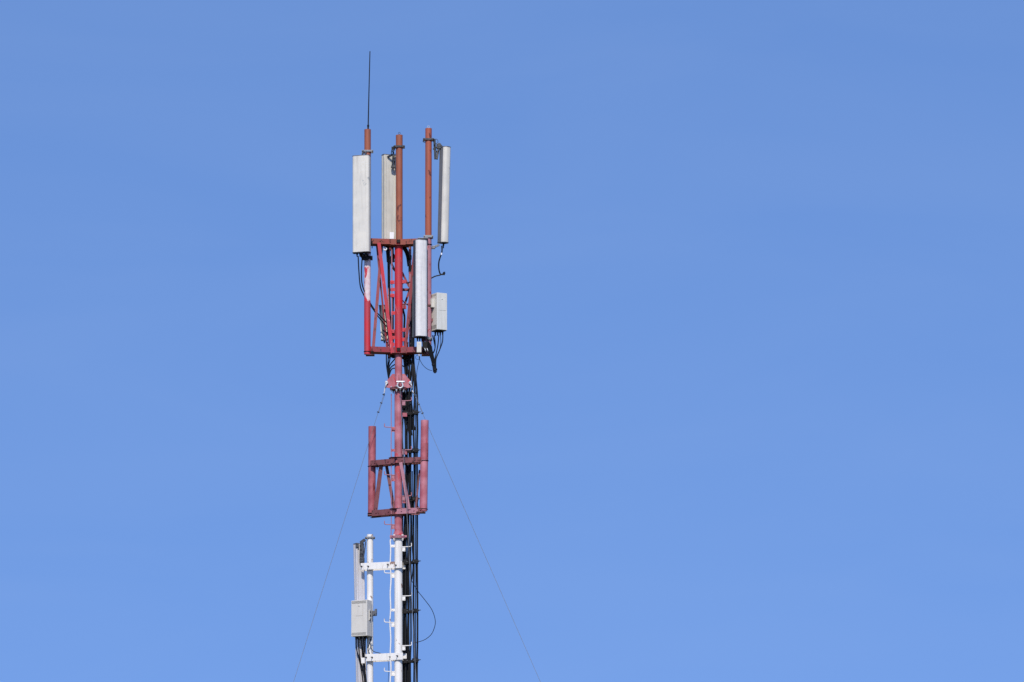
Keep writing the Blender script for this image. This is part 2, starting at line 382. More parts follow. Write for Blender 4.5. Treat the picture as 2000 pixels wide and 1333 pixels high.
flat(W(814, 480, .05), W(828, 686, -.09), .045, .04, M['frame_red_shaded'], uf)
for x0, x1 in ((759.3, 760.3), (800.6, 801.5)):
    o = MB().pipe(W(x1, 700, .30), W(x0, 468, .30), .027, .004, 20).build('rear_post', M['mauve'], uf)
for y_, x0, x1 in ((474, 759, 801), (560, 759, 801), (685, 760, 801)):
    a = W(x0, y_, .30); b = W(x1, y_, .30); a.z = b.z = zt(y_)
    channel(a, b, .05, .03, .006, (0, -1, 0)).build('rear_crosspiece', M['frame_red_shaded'], uf)
for x0, py in ((-.19, 474), (.23, 474), (-.18, 685), (.23, 685)):
    MB().bar((x0, .04, zt(py)), (x0, .30, zt(py)), .06, .01, (0, 0, 1)).build('rear_crosspiece', M['frame_red_shaded'], uf)
for px, py in ((717.5, 687), (836.5, 687), (836.6, 478), (717.8, 478)):
    m = MB(); c = W(px, py, YL); sgn = 1 if px < 778 else -1
    ubolt(m, c, (sgn, .1, 0), .069, .0065, .05); m.build('u_bolt', M['iron'], uf)
    mm = MB(); mm.box(c + X * sgn * .09, X * .008, Y * .09, Z * .055, .002); mm.build('clamp_plate', M['iron'], uf)
m = MB(); c = W(721, 692.2, YL); m.box(c + Vector((.02, .02, -.012)), X * .085, Y * .10, Z * .006, .002); m.build('base_plate', M['maroon'], uf)
m = MB(); c = W(834, 692.2, YL); m.box(c + Vector((-.02, .02, -.012)), X * .085, Y * .10, Z * .006, .002); m.build('base_plate', M['maroon'], uf)
flat(W(760, 480, .30), W(799, 560, .30), .04, .008, M['frame_red_shaded'], uf); flat(W(800, 566, .30), W(761, 682, .30), .04, .008, M['frame_red_shaded'], uf)  # two dark diagonals added as shadow at the back of the frame
flat(W(736, 480, .05), W(756, 682, .26), .035, .03, M['frame_red_shaded'], uf)
# small white ring insulator under the left beam
m = MB(); m.ring(W(752.3, 486, -.05), Y, .026, .013, n=18); m.build('cable_grommet', M['sticker'], uf)

# lower frame -------------------------------------------------------
lf = thing('antenna_frame', (0, 0, zt(1005)), 'empty faded pink outrigger frame halfway down, two short bare pipes', 'antenna frame', 'outrigger frames clamped to the mast')
yl, yr = .30, -.25
pipe_piece(727, 833, 726, 1003, yl, .074, M['rosy'], lf, 'left bare pipe, rusty rose')
pipe_piece(829.6, 821, 827, 998, yr, .076, M['pink'], lf, 'right bare pipe with a redder patch')
o = MB(); c0 = W(829.1, 866, yr); c1 = W(828.6, 898, yr); o.tube([c1, c0], .0775, 32, caps=False).build('paint_patch', M['rosy'], lf)
def lbeam(xa, pa, ya, xb, pb, yb, h, mt):
    a = W(xa, pa, ya); b = W(xb, pb, yb); z = (a.z + b.z) / 2; a.z = b.z = z
    channel(a, b, h, .07, .008, (-.3, -1, 0), (.2, .75)).build('beam', M[mt], lf)
    off = Y * .27
    channel(a + off, b + off, h, .05, .008, (0, 1, 0)).build('beam', M[mt], lf)
lbeam(723, 906, yl - .17, 770, 899, -.13, .105, 'maroon')
lbeam(776, 900, -.115, 822, 897, -.25, .105, 'maroon')
lbeam(726, 1003, yl - .12, 770, 998, -.10, .115, 'maroon')
lbeam(775, 999, -.115, 820, 996, -.25, .105, 'mauve')
for py in (900, 1000):
    for dz in (-.058, .058):
        m = MB(); m.prism([(-.14, -.12), (.13, -.15), (.17, 0), (.15, .16), (-.17, .17), (-.19, 0)], (0, 0, zt(py) + dz), X, Y, Z * .007, .001); m.build('collar_plate', M['maroon'], lf)
flat(W(744.5, 908, .12), W(733, 1000, .20), .08, .03, M['maroon'], lf)
flat(W(755, 910, .25), W(769.5, 992, .14), .06, .03, M['maroon'], lf)
flat(W(782.5, 903, -.20), W(799, 995, -.20), .062, .012, M['mauve'], lf)
flat(W(819.5, 918, .0), W(812, 992, -.02), .035, .03, M['maroon'], lf)
for px, py, y, r, sg in ((726.5, 911, yl, .079, 1), (726.1, 1003, yl, .079, 1), (828.6, 900, yr, .081, -1), (827.2, 994.5, yr, .081, -1)):
    m = MB(); c = W(px, py, y); ubolt(m, c, (sg, .0, 0), r, .0065, .05); m.build('u_bolt', M['iron'], lf)
    m = MB(); m.box(c + X * sg * .1, X * .008, Y * .09, Z * .05, .002); m.build('clamp_plate', M['maroon'], lf)
for px, py, y, sx in ((731, 1006.5, yl, .13), (822, 1000.8, yr, .09)):
    m = MB(); m.box(W(px, py, y - .02), X * sx, Y * .1, Z * .012, .002); m.build('base_plate', M['maroon'], lf)

# side mount with the white pole ------------------------------------
YS = .24
sm = thing('side_mount', W(722.7, 1700, YS), 'white side pole held off the white mast by two flat bolted arms', 'pole mount')
m = MB(); m.pipe(W(723, 1720, YS), W(722.7, 1044, YS), .062, .005, 32); m.build('pole', M['white'], sm)
m = MB(); c = W(722.8, 1131, YS); m.tube([c - Z * .006, c, c + Z * .006], .0635, 32, radii=[.062, .064, .062], caps=False); m.build('weld_ring', M['white'], sm)
for (xl, pl, xr, pr, hh) in ((704.5, 1108, 785, 1101, .066), (713.5, 1286.5, 787, 1279.5, .068)):
    ux = (Vector((0.08, -.10, 0)) - Vector((-.55 - .06, YS - .085, 0)))
    a = W(xl, pl, YS - .09); b = W(xr, pr, -.15); z = (a.z + b.z) / 2; a.z = b.z = z
    ar = MB(); d = (b - a); dn = d.normalized(); nn = dn.cross(Z).normalized()
    if nn.y > 0: nn = -nn
    ar.box((a + b) / 2, d / 2, nn * .005, Z * hh, .002)
    arm = ar.build('arm', M['white'], sm)
    ar = MB(); ar.box((a + b) / 2 - nn * .19, d / 2, nn * .005, Z * hh, .002); ar.build('arm', M['white'], sm)
    for k in (.03, .19, .67, .86):
        mb = MB(); c = a + d * k + Z * random.uniform(-.01, .02) + nn * .005
        mb.bolt(c, nn, .016, .014, .055); mb.tube([c - nn * .008, c - nn * .19], .008, 8)
        mb.build('bolt', M['darkgalv'], arm)
m = MB(); a = W(709, 1290, YS - .09); m.box(a, X * .035, Y * .005, Z * .055, .002); m.build('arm_stub', M['white'], sm)
m = MB(); clampband(m, W(722.7, 1050.5, YS), .063, .03, .12); m.build('pole_clamp', M['alu'], sm)

# ------------------------------------------------------------------ panel antennas
def panel(label, top, bot, w, d, facing, mats, back='alu', split=-.36):
    """top, bot: centre points of the end faces; facing: yaw of the radome's normal"""
    top, bot = Vector(top), Vector(bot)
    t = thing('panel_antenna', bot, label, 'antenna', 'panel antennas on the mast')
    z = (top - bot).normalized(); f = yaw(facing); f = (f - z * f.dot(z)).normalized(); s = z.cross(f)
    # radome: a rounded D
    sec = []; rc = d * .34
    for cx, a0 in ((w / 2 - rc, 0), (-(w / 2 - rc), 90)):
        for k in range(7):
            a = R(a0 + 15 * k); sec.append((cx + rc * math.cos(a), d / 2 - rc + rc * math.sin(a) * 1.0))
    sec += [(-w / 2, d * split), (w / 2, d * split)]
    m = MB(); n = len(sec); H = (top - bot).length; rows = []
    for h in (.012, H - .012): rows.append([m.bm.verts.new(bot + z * h + s * u + f * v) for u, v in sec])
    for k in range(n):
        fc = m.bm.faces.new((rows[0][k], rows[0][(k + 1) % n], rows[1][(k + 1) % n], rows[1][k])); fc.smooth = k < 13
    m.bm.faces.new(rows[0][::-1]); m.bm.faces.new(rows[1])
    m.build('radome', M[mats], t)
    # back channel with two lips
    bd = (split + .5) * d
    m = MB(); m.box((top + bot) / 2 + f * (-d * .5 + bd / 2 - .001), s * (w * .5 - .005), f * bd / 2, z * (H / 2 - .016), .002)
    for q in (-1, 1): m.box((top + bot) / 2 - f * (d * .5 + .008) + s * q * w * .36, s * w * .03, f * .01, z * (H / 2 - .03), .001)
    m.build('back_channel', M[back], t)
    for p, q in ((bot, 1), (top, -1)):
        m = MB(); sc2 = [(u * 1.02, v * 1.03 if v > d * split + 1e-6 else -d * .51) for u, v in sec]; m.prism(sc2, p + z * q * .007, s, f, z * .014, 0); m.build('end_cap', M['darkgalv'] if q == 1 else M['alu'], t)
    return t, z, f, s, H
def connectors(t, bot, z, f, s, n, w, drop=.06, mat='iron'):
    for k in range(n):
        u = (k - (n - 1) / 2) * w / max(n, 1)
        m = MB(); c = Vector(bot) + s * u; m.tube([c, c - z * drop * .5, c - z * drop * .5, c - z * drop], .016, 10, radii=[.018, .018, .013, .011]); m.build('connector', M[mat], t)

# A: big panel, top left
A, z, f, s, H = panel('white panel antenna on the left pipe below the whip aerial, largest face towards us', W(705.8, 304, YL - .20), W(706, 494, YL - .22), .345, .13, -18, 'radome')
m = MB(); m.bar(W(713.2, 309, YL - .265), W(713, 490, YL - .285), .012, .008, (1, 0, 0)); m.build('seam', M['sticker'], A)
connectors(A, W(706, 494, YL - .22), z, f, s, 4, .24, .07)
m = MB(); c = W(717.8, 296, YL); clampband(m, c, .064, .034, .15); m.bar(c + Vector((-.07, -.08, -.01)), W(706, 306, YL - .16), .05, .006, (0, 0, 1)); m.bar(c + Vector((-.02, -.08, -.01)), W(711, 307, YL - .16), .04, .006, (0, 0, 1)); m.build('bracket', M['alu'], A)
m = MB(); c = W(717.8, 504, YL); clampband(m, c, .066, .06, .12); m.bar(c + Vector((-.08, -.07, 0)), W(704, 497, YL - .2), .08, .02, (0, 0, 1)); m.box(W(713, 502, YL - .12), X * .07, Y * .03, Z * .06, .01); m.build('bracket', M['iron'], A)
# B: panel seen from behind
B, z, f, s, H = panel('white panel antenna behind the brown top pipe, seen from its back', W(759.5, 303, .32), W(759.5, 480, .32), .285, .15, 204, 'radome_back', 'radome_back', -.02)
m = MB(); m.bar(B.location + z * .03 + s * .137 - f * .076, B.location + z * 1.75 + s * .137 - f * .076, .008, .004, (1, 0, 0)); m.build('edge_lip', M['vent'], B)
m = MB(); c = W(779.8, 287, 0); clampband(m, c, .067, .034, .14)
m.bar(c + Vector((-.1, .05, -.01)), W(768, 301, .16), .04, .012, (0, 1, 0)); m.bar(W(768.5, 296, .12), W(766, 327, .18), .045, .03, (0, 1, 0)); m.bar(W(771.5, 300, .1), W(770, 327, .16), .03, .02, (0, 1, 0))
m.box(W(768, 326, .17), X * .045, Y * .04, Z * .022, .004); m.bar(W(766, 302, .13), W(757, 307, .22), .04, .02, (0, 0, 1))
for q in range(3): m.bolt(W(766 + 2.2 * q, 296 + 9 * q, .1), -Y, .014, .02, .02)
m.tube(smooth([W(764, 300, .1), W(767, 288, .02), W(772, 285, -.05), W(776, 288, -.09)], 4), .008, 8); m.box(W(768, 290, .06), X * .035, Y * .03, Z * .035, .008)
m.build('bracket', M['darkgalv'], B)
m = MB(); m.box(W(755, 306, .235), X * .022, Y * .004, Z * .03, .001); m.build('bracket_plate', M['galv'], B)
m = MB(); m.box(W(765.3, 460, .215), X * .042, Y * .002, Z * .065, .0005); m.build('sticker', M['sticker'], B)
# C: right panel leaning outwards
Cc, z, f, s, H = panel('white panel antenna at the far right, turned away and leaning outwards', W(870.5, 287, YL - .02), W(866.2, 475, YL + .02), .165, .19, 36, 'radome', 'darkback', .15)
connectors(Cc, W(866.2, 475, YL + .02), z, f, s, 1, .1, .10)
m = MB(); c = W(837, 273, YL); clampband(m, c, .065, .034, .14)
m.bar(c + Vector((.115, -.02, .01)), W(850.5, 311, YL), .048, .05, (1, 0, 0)); m.bar(W(858.5, 280, YL), W(853, 311, YL - .02), .04, .05, (1, 0, 0)); m.box(W(857, 286, YL), X * .045, Y * .04, Z * .05, .01)
m.bar(W(855, 281, YL), W(863, 288, YL), .06, .05, (0, 0, 1)); m.ring(W(851, 276, YL), Y, .045, .005, n=18)
for q in range(3): m.bolt(W(848 + 4.5 * q, 282 + 6 * q, YL - .05), -Y, .014, .02, .02)
m.bar(W(846, 290, YL + .03), W(857, 300, YL + .02), .03, .01, (0, 0, 1)); m.tube(smooth([W(830, 271, YL - .1), W(826, 276, YL - .1), (W(831, 279, YL - .09))], 4), .006, 8)
m.build('bracket', M['darkgalv'], Cc)
m = MB(); c = W(836.6, 485, YL); m.bar(c + Vector((.06, -.02, 0)), W(858, 478, YL), .045, .03, (0, 0, 1)); m.box(W(847, 483, YL - .02), X * .03, Y * .03, Z * .03, .006); m.bolt(W(852, 481, YL - .03), -Y, .02, .02); m.build('bracket', M['alu'], Cc)
# D: panel in front of the right pipe
D, z, f, s, H = panel('mottled blue-white panel antenna at the right, hung low in front of the right pipe', W(821.3, 469, YL - .24), W(821.3, 659, YL - .24), .235, .22, 21, 'radome_mottle', 'slate', .25)
connectors(D, W(822, 659, YL - .24), z, f, s, 4, .19, .08)
m = MB(); m.box(W(809, 600, YL - .16), X * .035, Y * .03, Z * .60, .004); m.build('cable_cover', M['slate'], D)
m = MB(); clampband(m, W(836.6, 463, YL), .066, .045, .11); m.box(W(826, 466, YL - .13), X * .1, Y * .07, Z * .008, .002); m.build('bracket', M['alu'], D)
m = MB(); clampband(m, W(836.6, 662, YL), .066, .05, .06); m.bar(W(838, 662, YL - .07), W(830, 655, YL - .15), .05, .02, (0, 0, 1)); m.build('bracket', M['alu'], D)
m = MB(); m.box(W(818.5, 678.5, YL - .24), X * .046, Y * .045, Z * .105, .008); m.bolt(W(818.5, 692, YL - .24), -Z, .012, .04); m.bolt(W(818.5, 671, YL - .288), -Y, .008, .005)
m.build('tilt_motor', M['greybox'], D)
m = MB(); m.box(W(830, 675, YL - .20), X * .05, Y * .05, Z * .07, .012); m.build('connector_block', M['iron'], D)
m = MB()
for x in (829.5, 834): m.tube([W(x, 680, YL - .26), W(x + 2, 686, YL - .27)], .009, 8)  # bright bars added as highlights on the black cable mass
m.build('plug_highlight', M['galv'], D)
# E: small panel behind the frame
E, z, f, s, H = panel('small white panel antenna tilted behind the frame, left of the red mast section', W(748.5, 596, .40), W(752.5, 665, .40), .165, .09, 172, 'radome', 'radome', 0.0)
connectors(E, W(752.5, 665, .40), z, f, s, 2, .08, .05)
m = MB(); m.bar(W(743.5, 596, .31), W(752, 665, .31), .068, .03, (1, 0, 0)); m.build('dark_channel', M['slate'], E)
m = MB(); m.bar(W(750, 650, .35), W(759, 650, .30), .04, .02, (0, 0, 1)); m.bar(W(747, 606, .35), W(759, 606, .30), .04, .02, (0, 0, 1)); m.build('bracket', M['iron'], E)
# F: lower left
F, z, f, s, H = panel('pale grey panel antenna at the lower left, standing behind the grey radio box', W(699.8, 1062, YS + .12), W(706.5, 1400, YS + .12), .19, .13, -150, 'greyradome', 'greyradome', 0.0)
m = MB(); c = W(722.7, 1053, YS)
m.bar(W(713, 1054, YS), W(704, 1060, YS + .02), .05, .05, (0, 0, 1)); m.bar(W(706.5, 1058, YS), W(705.5, 1097, YS + .02), .075, .07, (0, 1, 0)); m.bar(W(714.5, 1058, YS - .01), W(709, 1097, YS), .03, .02, (0, 1, 0))
m.box(W(697.5, 1065, YS + .02), X * .03, Y * .03, Z * .045, .006); m.box(W(707.5, 1094, YS), X * .045, Y * .04, Z * .05, .008)
for q in range(4): m.bolt(W(703 + 2 * q, 1066 + 7 * q, YS - .04), -Y, .012, .012)
m.build('bracket', M['darkgalv'], F)

# ------------------------------------------------------------------ whip aerial
wh = thing('whip_antenna', W(719, 253, YL), 'thin dark whip aerial standing on the top of the left pipe', 'antenna')
m = MB(); m.tube([W(719, 251, YL), W(720.6, 180, YL), W(722.6, 100, YL)], .012, 8, radii=[.012, .0105, .009]); m.build('rod', M['iron'], wh)
m = MB(); m.tube([W(719, 254, YL), W(719, 246, YL)], .017, 10); m.tube([W(719, 247, YL), W(719.1, 244, YL)], .022, 10); m.build('base', M['iron'], wh)

# ------------------------------------------------------------------ remote radio units
def radio(label, near, w, d, h, yawdeg, mat):
    """near: top of the nearest upright edge; left face width w, right face depth d"""
    near = Vector(near); fl = yaw(yawdeg); lf_ = fl.cross(Z).normalized()
    if lf_.x > 0: lf_ = -lf_
    rt = -fl * 1.0                      # from the near edge the right face runs back along -fl
    c = near + lf_ * w / 2 + rt * d / 2 - Z * h / 2
    t = thing('radio_unit', c - Z * h / 2, label, 'radio unit', 'remote radio boxes on the mast')
    m = MB(); m.box(c, lf_ * w / 2, rt * d / 2, Z * h / 2, .008); m.build('casing', M[mat], t)
    return t, c, lf_, rt, fl
# lower left box: broad face to the left-front
U, c, l, r_, fl = radio('grey radio box clamped to the white side pole, vents top and bottom', W(717, 1171, YS - .30), .35, .20, .70, -28, 'greybox')
ctr = c
def on_face(cface, ax, u, v, hw, hh, t=.003): return cface + ax * u + Z * v
fc = c + fl * .1005                                   # centre of the broad face
for v in (.31, -.305):
    m = MB()
    for k in range(12):
        for j in range(3):
            m.box(fc + l * (-.145 + k * .0265 + (j % 2) * .01) + Z * (v + (j - 1) * .018) + fl * .001, l * .0085, fl * .0015, Z * .0055)
    m.build('vent', M['vent'], U)
m = MB(); m.box(fc + l * (.0) + Z * .15 + fl * .002, l * .075, fl * .002, Z * .105, .001); m.build('nameplate', M['greybox'], U)
m = MB(); m.box(fc + Z * .232 + fl * .006, l * .018, fl * .0012, Z * .004); m.build('badge', M['vent'], U)
sf = c - l * .175
m = MB(); m.box(sf + r_ * .0 - l * .006 + Z * .06, r_ * .028, l * .008, Z * .105, .006); m.build('side_cover', M['greybox'], U)
m = MB()
for v in (.12, .05, -.03): m.box(sf - l * .016 + Z * v, r_ * .014, l * .002, Z * .022)
m.build('socket', M['iron'], U)
m = MB(); m.box(sf + r_ * .10 - l * .05 + Z * .10, r_ * .03, l * .045, Z * .05, .005); m.box(sf + r_ * .10 - l * .085 + Z * .14, r_ * .02, l * .018, Z * .045, .004); m.bolt(sf + r_ * .06 - l * .07 + Z * .08, -r_, .016, .03); m.build('bracket', M['alu'], U)
for k in range(6):
    m = MB(); q = c - Z * .35 + l * (-.12 + .05 * k) + r_ * (-.03 + .04 * (k % 2)); m.tube([q, q - Z * .05], .014, 10); m.build('connector', M['iron'], U)
# upper right box
V, c2, l2, r2, fl2 = radio('ivory radio box hanging right of the mottled panel antenna', W(853.5, 571, YL - .16), .26, .225, .73, -62, 'ivory')
rf = c2 - l2 * .13                                   # right (broad lit) face, normal -l2
nf = -l2
m = MB(); m.box(rf + Z * .13 + nf * .002 - r2 * -.01, r2 * .075, nf * .0025, Z * .11, .001); m.build('nameplate', M['ivory'], V)
m = MB(); m.box(rf + Z * .235 + nf * .006, r2 * .014, nf * .0012, Z * .004); m.build('badge', M['vent'], V)
lf2 = c2 + fl2 * .1125
m = MB(); m.box(lf2 + Z * .17 + fl2 * .035 + l2 * .02, l2 * .05, fl2 * .034, Z * .085, .004); m.build('latch_box', M['greybox'], V)
m = MB()
for k in range(4): m.box(lf2 - Z * .30 + l2 * (-.075 + k * .05), l2 * .014, fl2 * .002, Z * .035)
for k in range(4): m.box(lf2 + Z * .325 + l2 * (-.075 + k * .05), l2 * .01, fl2 * .002, Z * .012)
m.build('vent', M['vent'], V)
m = MB(); m.bar(W(838, 598, YL), c2 + Z * .1, .06, .03, (0, 0, 1)); m.bar(W(838, 625, YL), c2 - Z * .15, .06, .03, (0, 0, 1)); clampband(m, W(836.5, 597, YL), .063, .03, .03); m.build('bracket', M['maroon'], V)
m = MB(); m.box(c2 - Z * .372, l2 * .115, r2 * .10, Z * .008, .004); m.build('bottom_plate', M['iron'], V)
for k in range(4):
    m = MB(); q = c2 - Z * .37 + l2 * (-.06 + .045 * k) + r2 * (.05 - .03 * k); m.tube([q, q - Z * .03, q - Z * .09], .018, 10, radii=[.02, .018, .012]); m.build('connector', M['iron'], V)

# ------------------------------------------------------------------ guy wires
def guy(label, az_name, p0, p1, clips, shackle, face):
    p0, p1 = Vector(p0), Vector(p1); d = (p1 - p0).normalized()
    end = p0 + d * ((p0.z - .05) / -d.z)
    t = thing('guy_wire', end, label, 'guy wire', 'guy wires staying the mast')
    m = MB(); m.tube([p0, end],   .0036 if az_name != 'c' else .0058, 8); m.build('strand', M['wire'], t)
    # doubled-back tail
    sd = d.cross(Y).normalized() * .018
    m = MB(); m.tube([p0, p0 + d * .06 + sd, p0 + d * clips[-1] + sd * .5], .004, 6); m.build('wire_tail', M['wire'], t)
    for k in clips:
        m = MB(); c = p0 + d * k; sx = d.cross(Y).normalized()
        m.box(c, sx * .024, Y * .012, d * .009, .003); m.bolt(c + sx * .014 - Y * .012, -Y, .007, .014); m.bolt(c - sx * .014 - Y * .012, -Y, .007, .014)
        m.build('wire_clip', M['darkgalv'], t)
    return t, d
def shackle_at(t, c, down, side, s=1.0, nut=True):
    c = Vector(c); down = Vector(down).normalized(); side = Vector(side).normalized()
    m = MB(); m.tube([c - side * .062 * s, c + side * .062 * s], .019 * s, 12)
    m.tube([c + side * .062 * s, c + side * .085 * s], .02 * s, 6)
    m.tube([c - side * .055 * s, c - side * .07 * s], .017 * s, 12)
    pts = [c + side * .032 * s]
    for k in range(15):
        a = R(-40 + 260 * k / 14)
        pts.append(c + down * (.065 * s + .052 * s * math.sin(a)) + side * .05 * s * math.cos(a))
    pts.append(c - side * .032 * s)
    m.tube(pts, .014 * s, 10); m.build('shackle', M['galv'], t)
t, d = guy('guy wire running down to the left from the pink guy plates', 'l', W(751, 766, .02), W(573, 1333, .30), (.05, .22, .41), None, None)
shackle_at(t, W(755, 747, .0), W(751, 766, .0) - W(755, 747, .0), Y, .9)
m = MB(); m.ring(W(755, 747, -.045), Y, .024, .010, n=16); m.tube([W(752.6, 755, 0), W(750.3, 768, 0)], .013, 8); m.build('turnbuckle', M['galv'], t)
m = MB(); m.tube([W(755.2, 747, -.03), W(755.2, 747, -.05)], .03, 14); m.build('pin_head', M['galv'], t)
t, d = guy('guy wire running down to the right from the pink guy plates', 'r', W(807.5, 767, .02), W(1056, 1333, .30), (.06, .25, .44), None, None)
shackle_at(t, W(801.5, 747, .0), W(807, 764, .0) - W(801.5, 747, .0), Y, .9)
m = MB(); m.tube([W(803.5, 753, -.02), W(805, 759, -.02)], .014, 8); m.tube([W(805, 762, -.02), W(808, 769, -.02)], .012, 8); m.build('turnbuckle', M['galv'], t)
m = MB(); m.tube([W(801, 747, -.03), W(801, 747, -.05)], .028, 14); m.build('pin_head', M['galv'], t)
t, d = guy('guy wire dropping straight down in front of the mast', 'c', W(781.3, 758, -.18), W(813, 1333, -3.0), (.04,), None, None)
shackle_at(t, W(781.5, 745.5, -.17), -Z, X, 1.05)
for o in list(t.children):
    if o.name.startswith('strand'):
        pass

# ------------------------------------------------------------------ feeder cables
GF = 'black feeder cables bundled down the right of the mast'
def cable(label, pts, r=.014, group=None, mat='black', name='cable', k=6, cat='cable', org=None):
    P = smooth([W(*p) for p in pts], k)
    m = MB(); m.tube(P, r, 8)
    o = m.build(name, M[mat], None, org=P[-1]); return tag(o, label, cat, group)
def jitter(x, a): return x + random.uniform(-a, a)
feed = [  # x at the clamps, depth, radius, upper route
    (787.0, .07, .012, [(772, 700, .12), (778, 735, .12), (784, 765, .10)]),
    (792.6, .06, .021, [(788, 690, .15), (792, 730, .14), (793, 770, .1)]),
    (798.8, .05, .0175, [(798, 690, .14), (800, 735, .10), (799, 770, .05)]),
    (802.0, .02, .016, [(804, 620, .22), (805, 700, .1), (806, 740, .06), (803, 780, .03)]),
    (808.4, .05, .0185, [(807, 660, .18), (806, 700, .12), (809, 735, .08), (810, 775, .06)]),
    (814.8, .04, .0185, [(808, 650, .2), (808, 705, .12), (812, 740, .08), (815, 775, .05)]),
]
feed += [(796.0, .11, .011, [(792, 690, .2), (797, 730, .16), (795, 770, .14)]), (811.8, .10, .010, [(806, 690, .2), (807, 730, .16), (811, 770, .12)])]
for i, (x, y, r, up) in enumerate(feed):
    pts = list(up) + [(x, 806, y)]
    py = 840
    while py < 1720:
        pts.append((jitter(x, .8), py, jitter(y, .008))); py += random.choice((38, 46, 55))
    base = W(x, 1720, y); P = smooth([W(*p) for p in pts], 4) + [Vector((base.x, base.y, .3)), Vector((base.x + .3, base.y, .05))]
    m = MB(); m.tube(P, r, 10); o = m.build('feeder_cable', M['black'], None, org=P[-1])
    tag(o, 'black feeder cable clipped down the right side of the mast', 'cable', GF)
# thinner jumpers behind in the same run
for x, y, r, py0 in ((789.8, .12, .022, 1040), (793.5, .12, .016, 1030), (797.0, .12, .014, 1035)):
    pts = [(x + 3, py0 - 60, .16), (x, py0, y)] + [(jitter(x, .6), p, y) for p in range(py0 + 50, 1700, 60)]
    P = smooth([W(*p) for p in pts], 4); P.append(Vector((P[-1].x, P[-1].y, .1)))
    m = MB(); m.tube(P, r, 8); tag(m.build('feeder_cable', M['black'], None, org=P[-1]), 'black feeder cable joining the bundle below the flange, hard against the white mast', 'cable', GF)
for x, y, r in ((789.5, .13, .018), (794.5, .13, .016), (799.0, .13, .018)):
    P = smooth([W(x + 8, 690, .16), W(x + 4, 730, .16), W(x, 775, .14), W(x, 800, .13), W(x + 2, 828, .14), W(x + 5, 850, .10)], 4)
    m = MB(); m.tube(P, r, 8); tag(m.build('feeder_cable', M['black'], None, org=P[-1]), 'black feeder cable end in the tangle between the guy plates and the first clamp', 'cable', GF)
for k in range(7):
    x0, x1, x2 = random.uniform(786, 806), random.uniform(787, 811), random.uniform(788, 812)
    P = smooth([W(x0, 765, .16), W((x0 + x1) / 2 + random.uniform(-2, 2), 782, .12), W(x1, 800, .09), W(x1, 812, .08), W(x2, 840, .10)], 4)
    m = MB(); m.tube(P, random.uniform(.012, .019), 8); tag(m.build('feeder_cable', M['black'], None, org=P[-1]), 'black feeder cable end in the tangle between the guy plates and the first clamp', 'cable', GF)
for k in range(6):
    x0 = (795.5, 797, 804.5, 791, 796.5, 805.5)[k]
    P = smooth([W(x0 + random.uniform(-2, 2), 880 + 20 * k, .10)] + [W(x0 + random.uniform(-1.3, 1.3), 900 + 20 * k + 22 * j, .09) for j in range(1, 7)], 4)
    m = MB(); m.tube(P, .011, 8); tag(m.build('feeder_cable', M['black'], None, org=P[-1]), 'short loose black cable wandering among the feeders behind the lower frame', 'cable', 'loose cables among the feeders in the lower frame')
# clamps
CL = [(806, 'just above the bare right pipe'), (880, 'at the top of the lower frame'), (975, 'inside the lower frame'), (1097, 'level with the upper flat arm'), (1193, 'midway between the two flat arms'), (1290, 'level with the lower flat arm')]
for py, where in CL:
    c = W(802, py, .04); z = c.z
    t = thing('cable_clamp', c, 'black clamp gripping the feeder cables, ' + where, 'cable clamp', 'clamps holding the feeder cables')
    m = MB()
    m.box(W(791.5, py + 1, -.01), X * .042, Y * .03, Z * .045, .006); m.box(W(811, py, .03), X * .062, Y * .05, Z * .038, .006)
    m.box(W(801, py + 2, .035), X * .09, Y * .035, Z * .026, .004); m.build('jaw', M['iron'], t)
    m = MB(); m.tube([W(804, py - 1, -.02), W(822, py - 1.5, -.02)], .007, 8); m.bolt(W(817, py - 1, -.02), X, .015, .02); m.bolt(W(808, py, -.026), -Y, .012, .012); m.bolt(W(795, py, -.04), -Y, .012, .012); m.build('bolt', M['darkgalv'], t)
    if py < 1000:
        m = MB(); m.box(W(790.5, py + 4, -.045), X * .045, Y * .006, Z * .038, .002); m.build('bracket', M['rosy'], t)

# cable loops above and below the head frame --------------------------
GJ = 'thin black jumper cables around the head frame'
cable('black jumper cable from the left of two under the top left antenna', [(699.5, 500, YL - .22), (701, 530, YL - .2), (704, 560, YL - .18), (711, 577, YL + .02), (716, 588, .0), (726, 600, YL + .12), (740, 620, .0), (757, 640, .1)], .012, GJ)
cable('black jumper cable from the right of two under the top left antenna', [(707, 508, YL - .2), (706, 530, YL - .2), (707, 553, YL - .18), (713, 572, YL + .0), (722, 590, -.05), (735, 609, .0), (757, 632, .1)], .012, GJ)
cable('thick black cable hanging in a curve from the far right antenna', [(863, 480, YL), (863, 492, YL), (857.5, 510, YL), (857, 524, YL), (860, 535, YL), (866, 536, YL), (869, 536, YL)], .014)
cable('black cable tail tied back to the right pipe under the far right antenna', [(868.5, 533, YL), (860, 537, YL), (850, 539.5, YL), (841, 544, YL)], .012)
m = MB(); m.tube([W(862.5, 494, YL), W(862, 498, YL)], .017, 10); tag(m.build('cable_marker', M['sticker'], None, org=W(862, 498, YL)), 'small white marker sleeve on the hanging cable of the far right antenna', 'marker')
m = MB(); P = [W(865.5, 533.5, YL), W(869.5, 532.5, YL)]; m.tube(P, .022, 8); tag(m.build('cable_tie', M['black'], None, org=P[0]), 'black knot of tape at the lowest bend of the hanging cable', 'cable tie')
